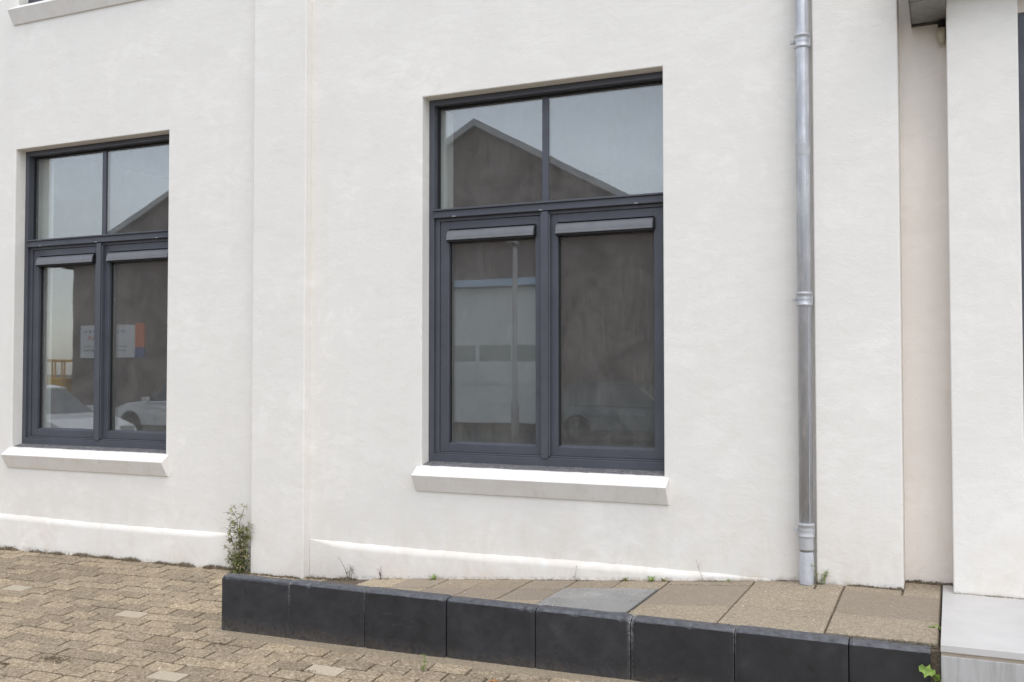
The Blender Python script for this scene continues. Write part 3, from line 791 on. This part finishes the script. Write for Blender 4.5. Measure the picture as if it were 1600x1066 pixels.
# the tall weed in the corner beside the pilaster: a dense olive foot, thin straggling tops
def tall_weed():
    rs = random.Random(21); bx, by = -4.885, -.075; bz = street(bx, by)
    t = empty('tall_weed', (bx, by, bz), 'tall straggly olive weed growing beside the pilaster at the kerb end', 'weed')
    st, lf, dr = MB(), MB(), MB()
    def P(dx, dz, dy=0): return Vector((bx + dx, by + dy, bz + dz))
    mains = [[(-.01, 0), (.0, .1), (.012, .2), (.0, .3), (.02, .38), (.05, .45), (.075, .50), (.095, .515)],
             [(-.03, 0), (-.04, .1), (-.055, .2), (-.075, .29), (-.06, .36), (-.02, .40)],
             [(.02, 0), (.03, .1), (.04, .2), (.07, .28), (.10, .335), (.115, .37)],
             [(0, 0), (-.01, .15), (-.015, .3), (-.02, .4), (-.055, .46), (-.065, .49)],
             [(.03, 0), (.045, .12), (.05, .22), (.045, .30)],
             [(-.045, 0), (-.06, .08), (-.09, .14), (-.105, .17)],
             [(.01, 0), (.02, .12), (.03, .25), (.045, .34), (.075, .31), (.115, .255)]]
    lines = []
    for q, mn in enumerate(mains):
        pts = [P(x + rs.uniform(-.006, .006), z, rs.uniform(-.02, .015) - .02 * (z / .5)) for x, z in mn]
        st.tube(pts, [.0034 * (1 - .7 * i / len(pts)) for i in range(len(pts))], 5); lines.append(pts)
    for ln_ in list(lines):
        for b in range(10):
            f = rs.uniform(.15, .98) * (len(ln_) - 1.001); i = int(f); p = ln_[i].lerp(ln_[i + 1], f - i)
            a = rs.choice([0, 3.14]) + rs.uniform(-.8, .8)
            bp = bendy(p, (math.cos(a), -.2, rs.uniform(-.2, .9)), rs.uniform(.025, .07), 3, rs, .4)
            st.tube(bp, [.0014, .0012, .001, .0006], 4); lines.append(bp)
    for q in range(820):
        ln_ = rs.choice(lines); f = rs.random() * (len(ln_) - 1.001); i = int(f); p = ln_[i].lerp(ln_[i + 1], f - i)
        hgt = p.z - bz
        if rs.random() < (hgt - .24) * 3.0: continue
        a = rs.uniform(0, 6.28)
        leaf_blade(lf if rs.random() < .72 else dr, p, (math.cos(a), math.sin(a) * .7 - .2, rs.uniform(-.4, .8)), rs.uniform(.018, .048), rs.uniform(.007, .016), rs.uniform(0, 1))
    for (dx, dz) in ((.045, .335), (.055, .325), (.035, .345), (-.055, .385), (.04, .43), (.055, .41), (.09, .50), (-.06, .47)):     # the few broad leaves
        leaf_blade(lf, P(dx - .01, dz, -.03), (rs.uniform(-.5, 1), -.5, rs.uniform(-.2, .5)), .045, .026, .6)
    for q in range(400):                                             # dense foot
        p = P(rs.gauss(.008, .034), abs(rs.gauss(0, .125)), rs.uniform(-.04, .03)); a = rs.uniform(0, 6.28)
        leaf_blade(lf if rs.random() < .75 else dr, p, (math.cos(a), math.sin(a) - .3, rs.uniform(-.3, .9)), rs.uniform(.025, .055), rs.uniform(.010, .020), rs.uniform(0, 1))
    st.build('stem', M['stem'], t); lf.build('foliage', M['leaf_olive'], t); dr.build('dry_foliage', M['leaf_dry'], t)
tall_weed()
RZ = lambda x, y=-.05: ramp_z(x, y) - .004
scrub('dry_weed', 'larger of two dry twiggy weeds at the wall foot right of the pilaster', 'weed', (-3.93, -.052, RZ(-3.93)), .19, 31, 3, 16, .022, .007, M['leaf_dry'], M['stem'], .22, 3)
scrub('dry_weed', 'smaller dry twiggy weed at the wall foot, second from the pilaster', 'weed', (-3.68, -.052, RZ(-3.68)), .115, 33, 2, 12, .018, .007, M['leaf_dry'], M['stem'], .25, 2)
rosette('green_weed', 'bright green rosette weed below the left end of the main sill', 'weed', (-3.245, -.056, RZ(-3.245)), .062, 35, 7, M['leaf_green'], None, 1.0, .24)
scrub('thin_weed', 'thin pale stalk of weed at the wall foot below the main window', 'weed', (-2.225, -.052, RZ(-2.225)), .10, 37, 1, 9, .018, .006, M['leaf_green'], M['stem'], .1, 2, thick=.0014)
rosette('green_weed', 'small dark green weed at the wall foot left of the smooth slab edge', 'weed', (-1.885, -.054, RZ(-1.885)), .050, 39, 6, M['leaf_olive'], None, .9, .28)
rosette('green_weed', 'leafy green weed at the wall foot under the right end of the main sill', 'weed', (-1.715, -.054, RZ(-1.715)), .055, 41, 8, M['leaf_green'], None, 1.0, .26)
rosette('brown_weed', 'withered brown weed touching the leafy green one under the sill', 'weed', (-1.635, -.054, RZ(-1.635)), .045, 43, 7, M['leaf_olive'], None, 1.0, .3)
scrub('thin_weed', 'tall thin dry stalk at the wall foot right of the main sill', 'weed', (-1.385, -.05, RZ(-1.385)), .145, 45, 1, 8, .016, .004, M['leaf_dry'], M['stem'], .06, 2, thick=.0013)
rosette('green_weed', 'tiny green seedling at the wall foot left of the downpipe', 'weed', (-1.24, -.045, RZ(-1.24)), .032, 47, 4, M['leaf_green'], None, 1.2, .3)
scrub('green_weed', 'upright leafy weed right beside the foot of the downpipe', 'weed', (-.695, -.098, ramp_z(-.695, -.1)), 0.125, 49, 4, 26, .024, .005, M['leaf_green'], M['leaf_olive'], .28, 2, thick=.0016)
rosette('green_weed', 'flat green weed in the joint between ramp slab and doorstep', 'weed', (-.078, -.80, ramp_z(-.078, -.8)), .045, 51, 9, M['leaf_green'], None, .25, .4)
kx, ky = -.078, -1.185
def lobed_weed():
    t = empty('lobed_weed', (kx, ky, street(kx, ky)), 'bright green lobed weed in the gap between kerb end and doorstep', 'weed')
    b = Vector((kx, ky, street(kx, ky))); m = MB()
    m.tube([b, b + Vector((.0, -.012, .11)), b + Vector((-.004, -.02, .215))], [.003, .0025, .002], 6); m.build('stem', M['leaf_green'], t)
    for q, (dx, dz, ang, ln) in enumerate(((-.004, .15, 2.55, .085), (.0, .10, .55, .06), (.0, .085, 2.2, .05), (.0, .055, .3, .06), (-.002, .04, 2.7, .055), (0, .12, 1.4, .05))):
        m = MB(); p = b + Vector((dx, -.02, dz + .065)); d = Vector((math.cos(ang), -.35, math.sin(ang))).normalized()
        s = d.cross(Vector((0, -1, .6))).normalized(); n_ = 9; v = []
        for i in range(n_):
            f = i / (n_ - 1); c = p + d * ln * f + Vector((0, -.008, -.012)) * math.sin(f * 2)
            w_ = ln * .30 * math.sin(math.pi * (f * .88 + .06)) * (1.35 if i % 3 == 1 else .72)
            v += [c + s * w_ + Vector((0, -.004, 0)), c, c - s * w_ + Vector((0, -.004, 0))]
        m.grid(v, [g for i in range(n_ - 1) for g in ((i * 3, i * 3 + 1, i * 3 + 4, i * 3 + 3), (i * 3 + 1, i * 3 + 2, i * 3 + 5, i * 3 + 4))])
        m.build('leaf', M['leaf_green'], t)
lobed_weed()
sx_, sy_ = -2.60, -1.36
scrub('green_sprig', 'small green sprig growing in the street pavers in front of the kerb', 'weed', (sx_, sy_, street(sx_, sy_)), .085, 53, 2, 16, .022, .009, M['leaf_green'], M['leaf_green'], .2, 1, thick=.0013)
m = MB(); leaf_blade(m, (-2.20, -1.40, street(-2.2, -1.4) + .008), (1, .15, .1), .07, .03, 0, .15)
fl = m.build('fallen_leaf', leafmat('autumn_leaf', (.36, .13, .03), (.45, .2, .06))); tag(fl, 'orange fallen leaf lying on the pavers in front of the kerb', 'leaf')
# moss and dirt along the foot of the walls
rs = random.Random(77); ms = MB()
def tuft(x, y, z, h):
    for k in range(3):
        a = rs.uniform(0, 3.14); wv = rs.uniform(.004, .011); c, s = math.cos(a) * wv, math.sin(a) * wv
        ms.poly([(x - c, y - s, z - .006), (x + c, y + s, z - .006), (x + rs.uniform(-.006, .006), y + rs.uniform(-.008, .002), z + h * rs.uniform(.5, 1.2))])
def patchy(x, k): return .5 + .5 * math.sin(x * 9.1 + k) * math.sin(x * 4.3 + 2.1 * k) + .35 * math.sin(x * 23 + k)
def fringe(x0, x1, y, zf, hmax, dens, thr, k, depth=.018):
    for _ in range(int((x1 - x0) * dens)):
        x = rs.uniform(x0, x1); v = patchy(x, k)
        if v < thr: continue
        yy = y - rs.random() ** 1.6 * depth
        tuft(x, yy, zf(x, yy), hmax * min(1, .35 + (v - thr)) * rs.uniform(.5, 1))
fringe(-9.2, -4.95, -.040, lambda x, y: street(x, y), 0.036, 620, .18, .7, .016)
fringe(-4.80, -4.31, -.080, lambda x, y: max(street(x, y), ramp_z(x, y) - .012), .018, 420, .35, 2)
fringe(-4.30, -3.55, -.040, lambda x, y: ramp_z(x, y) - .004, .022, 420, .30, 4.2, .03)
fringe(-3.55, -1.15, -.038, lambda x, y: ramp_z(x, y) - .002, .010, 340, .25, 1.0, .012)
fringe(-1.15, -.80, -.004, lambda x, y: ramp_z(x, y) - .002, .012, 300, .35, 3.3)
fringe(-.74, -.262, -.080, lambda x, y: ramp_z(x, y) - .002, .018, 560, .12, .4, .02)
fringe(-.255, -.01, .114, lambda x, y: ramp_z(x, y) - .002, .020, 620, .0, 5.1, .02)
fringe(-.57, -.07, KB + .004, lambda x, y: ramp_z(x, y) - .004, .013, 420, .1, 6.3, .012)
fringe(0, 1.5, -.107, lambda x, y: .335, .006, 260, .15, 2.2, .008)
for cx, cy, rad, n_ in ((-4.766, -1.84, .05, 120), (-4.02, -1.33, .07, 110), (-5.0, -1.98, .02, 30), (-4.30, -1.72, .02, 30), (-3.2, -1.55, .03, 40), (-2.1, -1.36, .05, 60), (-1.75, -1.33, .04, 40), (-4.52, -1.93, .03, 35), (-5.22, -1.35, .02, 30)):
    for _ in range(n_):
        x, y_ = cx + rs.gauss(0, rad), cy + rs.gauss(0, rad * .35); tuft(x, y_, street(x, y_) - .002, .008)
mo = ms.build('wall_foot_moss', M['moss']); tag(mo, 'brown dry moss and dirt along the foot of the white walls', 'moss', kind='stuff')
# pebbles and crumbs
pb = MB()
for _ in range(170):
    if rs.random() < .55: x, y_ = rs.uniform(-4.0, -.1), rs.uniform(-1.05, -.06); z = ramp_z(x, y_) + .001
    else:
        x, y_ = rs.uniform(-7, -1.5), rs.uniform(-2.6, -.1); z = street(x, y_)
        if x > -4.2 and y_ > -1.2: continue
    s = rs.uniform(.0025, .0065); q = Matrix.Rotation(rs.uniform(0, 6), 3, 'Z')
    v = [q @ Vector(p) * s for p in ((1, 0, 0), (0, .7, 0), (-1, 0, 0), (0, -.7, 0), (.1, .1, .6), (0, 0, -.3))]
    pb.grid([p + Vector((x, y_, z + s * .25)) for p in v], [(0, 1, 4), (1, 2, 4), (2, 3, 4), (3, 0, 4), (1, 0, 5), (2, 1, 5), (3, 2, 5), (0, 3, 5)])
tag(pb.build('scattered_pebbles', M['pebble']), 'pale pebbles and crumbs scattered over the paving', 'pebbles', kind='stuff')
# ------------------------------------------------------------------ across the street: what the panes mirror
def brickmat():
    m, t, b = new_mat('brown_brick')
    p = pos(t, (1, 1, 1)); sx = N(t, 'ShaderNodeSeparateXYZ'); L(t, p, sx.inputs[0])
    cb = N(t, 'ShaderNodeCombineXYZ'); L(t, math_(t, 'ADD', sx.outputs['X'], sx.outputs['Y']), cb.inputs[0]); L(t, sx.outputs['Z'], cb.inputs[1])
    br = N(t, 'ShaderNodeTexBrick', Scale=1.0); br.inputs['Brick Width'].default_value = .22; br.inputs['Row Height'].default_value = .065; br.inputs['Mortar Size'].default_value = .006
    br.inputs['Color1'].default_value = (.24, .175, .15, 1); br.inputs['Color2'].default_value = (.18, .135, .12, 1); br.inputs['Mortar'].default_value = (.14, .12, .105, 1)
    L(t, cb.outputs[0], br.inputs['Vector'])
    c = mix(t, rng(t, noise(t, p, .6, 5, .6), .35, .65, 0, .5), br.outputs[0], (.165, .13, .12))
    L(t, c, b.inputs['Base Color']); b.inputs['Roughness'].default_value = .9; return m
M['brick'] = brickmat()
M['roof'] = plain('dark_roof', (.05, .045, .042), .8, var=.2, scale=3)
M['barge'] = plain('pale_barge_board', (.55, .55, .55), .6)
M['greenish'] = plain('pale_green_door', (.86, .90, .875), .5, var=.03, scale=2)
M['blue'] = plain('pale_blue_fascia', (.50, .68, .88), .5)
M['door_glass'] = plain('door_glass', (.42, .47, .45), .35)
M['dark_glass_sky'] = plain('dark_glass_sky', (.10, .11, .115), .08)  # base colour lifted to stand in for sky reflected in the car windows
M['tyre'] = plain('tyre', (.015, .015, .015), .8)
M['rim'] = plain('rim', (.10, .10, .105), .4, metal=.5)
M['car_white'] = plain('white_car_paint', (.80, .80, .80), .3, coat=.6)
M['car_blue'] = plain('dark_teal_car_paint', (.075, .115, .125), .3, coat=.6)
M['yellow'] = plain('machine_yellow', (.80, .43, .01), .5, var=.1, scale=4)
M['sign_white'] = plain('sign_white', (.80, .80, .80), .5)
M['sign_orange'] = plain('sign_orange', (.75, .16, .03), .5)
M['sign_blue'] = plain('sign_blue', (.05, .10, .30), .5)
M['sign_red'] = plain('sign_red', (.55, .05, .05), .5)
M['sign_grey'] = plain('sign_print', (.13, .13, .14), .6)
FYO = -20.0; GZ = -.26
wh = empty('brick_warehouse', (-17, FYO, GZ), 'brown brick warehouse with two gables mirrored in the window panes', 'building')
prof = [(-29.5, GZ - .3), (-6.1, GZ - .3), (-6.1, 5.12), (-12.93, 8.84), (-17.0, 6.55), (-22.25, 8.73), (-29.5, 5.35)]
a = MB(); a.prism_y(prof, FYO - 16, FYO); a.build('wall', M['brick'], wh)
def slope(x0, z0, x1, z1):
    d = Vector((x1 - x0, 0, z1 - z0)).normalized(); n = Vector((-d.z, 0, d.x)); n = n if n.z > 0 else -n
    q = [Vector((x0, 0, z0)) + n * .01, Vector((x1, 0, z1)) + n * .01, Vector((x1, 0, z1)) + n * .16, Vector((x0, 0, z0)) + n * .16]
    pts = [(v.x, v.z) for v in q]
    ar = sum(pts[i][0] * pts[(i + 1) % 4][1] - pts[(i + 1) % 4][0] * pts[i][1] for i in range(4))
    if ar < 0: pts = pts[::-1]
    a = MB(); a.prism_y(pts, FYO - 16.2, FYO + .20); rf = a.build('roof', M['roof'], wh)
    e_ = d * .09; q = [Vector((x0, 0, z0)) - n * .0, Vector((x1, 0, z1)) - n * .0, Vector((x1, 0, z1)) + n * .18 + e_, Vector((x0, 0, z0)) + n * .18 - e_]
    pts = [(v.x, v.z) for v in q]
    ar = sum(pts[i][0] * pts[(i + 1) % 4][1] - pts[(i + 1) % 4][0] * pts[i][1] for i in range(4))
    if ar < 0: pts = pts[::-1]
    a = MB(); k_ = .004 * (int(abs(x0)) % 5); a.prism_y(pts, FYO + .21 + k_, FYO + .26 + k_); a.build('barge_board', M['barge'], rf)
slope(-29.75, 5.24, -22.25, 8.73); slope(-22.25, 8.73, -17.0, 6.55); slope(-17.0, 6.55, -12.93, 8.84); slope(-12.93, 8.84, -5.8, 4.96)
a = MB(); a.box(-16.4, -10.55, FYO + .01, FYO + .16, GZ + .25, 3.98); ld = a.build('loading_door', M['greenish'], wh, bevel=.01)
for x in range(5): a = MB(); x0 = -16.2 + x * 1.14; a.box(x0, x0 + 1.02, FYO + .161, FYO + .17, 1.80, 2.28); a.build('pane', M['door_glass'], ld)
for x in range(5): a = MB(); x0 = -16.2 + x * 1.14; a.box(x0, x0 + 1.02, FYO + .161, FYO + .18, 1.12, 1.72); a.build('panel', M['greenish'], ld, bevel=.02)
a = MB(); a.box(-16.6, -10.4, FYO + .01, FYO + .5, 4.0, 4.2); a.build('fascia', M['blue'], wh)
# board on the warehouse wall
sg = empty('sign_board', (-27.620, FYO + .05, 2.0), 'white and orange advertising board on the brick wall, mirrored in the left window', 'sign')
a = MB(); a.box(-29.020, -26.400, FYO + .01, FYO + .06, 1.98, 3.15); a.build('panel', M['sign_white'], sg)
a = MB(); a.box(-26.398, -25.970, FYO + .01, FYO + .062, 2.35, 3.2); a.build('orange_field', M['sign_orange'], sg)
a = MB(); a.box(-26.398, -25.970, FYO + .01, FYO + .061, 1.98, 2.345); a.build('blue_field', M['sign_blue'], sg)
def strokes(x0, x1, z0, z1, mat, seed):
    rs = random.Random(seed); m = MB(); x = x0
    while x < x1:
        w_ = rs.uniform(.05, .10)
        m.box(x, x + w_ * .4, FYO + .0605, FYO + .063, z0, z1); m.box(x + w_ * .4, x + w_ * .9, FYO + .0605, FYO + .063, z0 if rs.random() < .5 else (z0 + z1) / 2, z1 if rs.random() < .6 else (z0 + z1) / 2 + .02)
        x += w_ + rs.choice([.03, .03, .03, .1])
    m.build('lettering', mat, sg)
strokes(-28.820, -26.820, 2.86, 2.98, M['sign_blue'], 1); strokes(-28.620, -27.820, 2.62, 2.76, M['sign_red'], 2); strokes(-28.820, -26.820, 2.36, 2.42, M['sign_grey'], 3); strokes(-28.820, -26.920, 2.22, 2.28, M['sign_grey'], 4)
# lamp post
lpx, lpy = -10.9, -18.2
ps = empty('lamp_post', (lpx, lpy, GZ), 'slim pale street lamp mirrored in the left pane of the main window', 'street lamp')
a = MB(); a.lathe([(.11, GZ - .1), (.11, .6), (.075, .75), (.06, 4.7), (.055, 4.85)], (lpx, lpy, 0), 14); a.build('pole', M['barge'], ps, smooth=True)
a = MB(); a.tube([(lpx, lpy, 4.83), (lpx, lpy, 4.95), (lpx, lpy + .15, 5.0)], .05, 8); a.build('arm', M['barge'], ps)
a = MB(); a.box(lpx - .1, lpx + .1, lpy - .05, lpy + .35, 4.98, 5.08); a.build('lamp_head', M['barge'], ps, bevel=.03)
# cars
def car(name, label, paint, loc, rz, van=False, lights=True):
    t = empty(name, loc, label, 'car'); ox = Vector(loc); rot = Matrix.Rotation(rz, 3, 'Z')
    Lh = 2.1; W = .87; wx = (1.32, -1.26); wr = .315
    def arch(cx): return [(cx + .37 * math.cos(q), .30 + .37 * math.sin(q)) for q in [math.pi * k / 10 for k in range(11)]]
    lower = [(-2.08, .28), (-2.1, .6), (-2.06, .92), (-1.95, 1.0), (-.4, .97), (.9, .95), (1.5, .88), (1.95, .72), (2.1, .52), (2.06, .26)]
    pts = [(2.06, .22)] + [(x, max(z, .22)) for x, z in arch(wx[0])] + [(x, max(z, .22)) for x, z in arch(wx[1])] + [(-2.06, .22)]
    outl = pts + lower[1:-1]
    def shell(outline, fw):
        m = MB(); n = len(outline); v = []
        for sgn in (-1, 1):
            for x, z in outline: v.append((x, sgn * fw(x, z), z))
        f = [tuple(range(n)), tuple(range(2 * n - 1, n - 1, -1))] + [((i + 1) % n, i, n + i, n + (i + 1) % n) for i in range(n)]
        m.grid(v, f); return m
    def place(m): m.v = [tuple(rot @ Vector(p) + ox) for p in m.v]; return m
    fw = lambda x, z: W * (1 - .05 * max(0, abs(x) - 1.5) ** 2 * 2) * (1 - .10 * max(0, z - .7))
    b = shell(outl, fw); ob = place(b).build('body', paint, t, bevel=.03, seg=3, weld=True)
    top = 1.48 if not van else 1.9
    gh = [(-1.98, .96), (.92, .93), (.25, top - .05), (-.1, top), (-1.25, top - .01), (-1.62, top - .10)]
    g = shell(gh, lambda x, z: W * (.93 - .32 * max(0, z - .95))); place(g).build('windows', M['dark_glass_sky'], t, bevel=.03, weld=True)
    rfp = [(.26, top - .055), (.27, top - .03), (-.1, top + .02), (-1.27, top + .012), (-1.66, top - .08), (-1.63, top - .12), (-1.25, top - .02), (-.1, top - .01)]
    r_ = shell(rfp[::-1], lambda x, z: W * (.945 - .32 * max(0, z - .95))); place(r_).build('roof', paint, t, weld=True)
    for x in wx:
        for sgn in (-1, 1):
            m = MB(); m.lathe([(.0, -.09), (wr * .62, -.09), (wr * .95, -.085), (wr, -.05), (wr, .05), (wr * .95, .085), (wr * .62, .09), (0, .09)], (x, sgn * (W - .10), wr), 22, 'y')
            wo = place(m).build('wheel', M['tyre'], t, smooth=False)
            m = MB(); m.lathe([(0, -.012), (wr * .60, -.012), (wr * .60, .012), (0, .012)], (x, sgn * (W - .005), wr), 20, 'y'); place(m).build('rim', M['rim'], wo)
    for sgn in (-1, 1):
        m = MB(); m.box(1.86, 2.04, sgn * .62 - .16, sgn * .62 + .16, .60, .72); place(m).build('headlight', M['cap'], t, bevel=.02)
        m = MB(); m.box(.62, .78, sgn * .93 - .08, sgn * .93 + .08, .96, 1.08); place(m).build('wing_mirror', paint, t, bevel=.02)
    return t
car('parked_car', 'white car whose front wheel is mirrored in the right pane of the left window', M['car_white'], (-19.4, -15.0, GZ), math.pi)
car('parked_car', 'white car whose bonnet is mirrored in the left pane of the left window', M['car_white'], (-16.8, -7.6, GZ), 0)
car('parked_car', 'dark teal car mirrored in the right pane of the main window', M['car_blue'], (-7.3, -17.6, GZ), 0)
# yellow machine beside the warehouse
ym = empty('yellow_lift', (-31.2, -20.5, GZ), 'yellow work platform with railing mirrored in the left window', 'work platform')
a = MB(); a.box(-32.6, -29.9, -21.1, -19.9, .35, 1.25); a.build('body', M['yellow'], ym, bevel=.05)
for x in (-32.1, -30.4):
    for y_ in (-21.15, -19.85):
        a = MB(); a.lathe([(0, -.12), (.34, -.12), (.34, .12), (0, .12)], (x, y_, .09), 18, 'y'); a.build('wheel', M['tyre'], ym)
for i in range(6):
    for y_ in (-21.0, -20.0):
        a = MB(); x = -32.5 + i * .5; a.tube([(x, y_, 1.25), (x, y_, 1.9)], .035, 6); a.build('railing_post', M['yellow'], ym)
for y_ in (-21.0, -20.0):
    a = MB(); a.tube([(-32.6, y_, 1.9), (-29.9, y_, 1.9)], .05, 6); a.build('handrail', M['yellow'], ym)
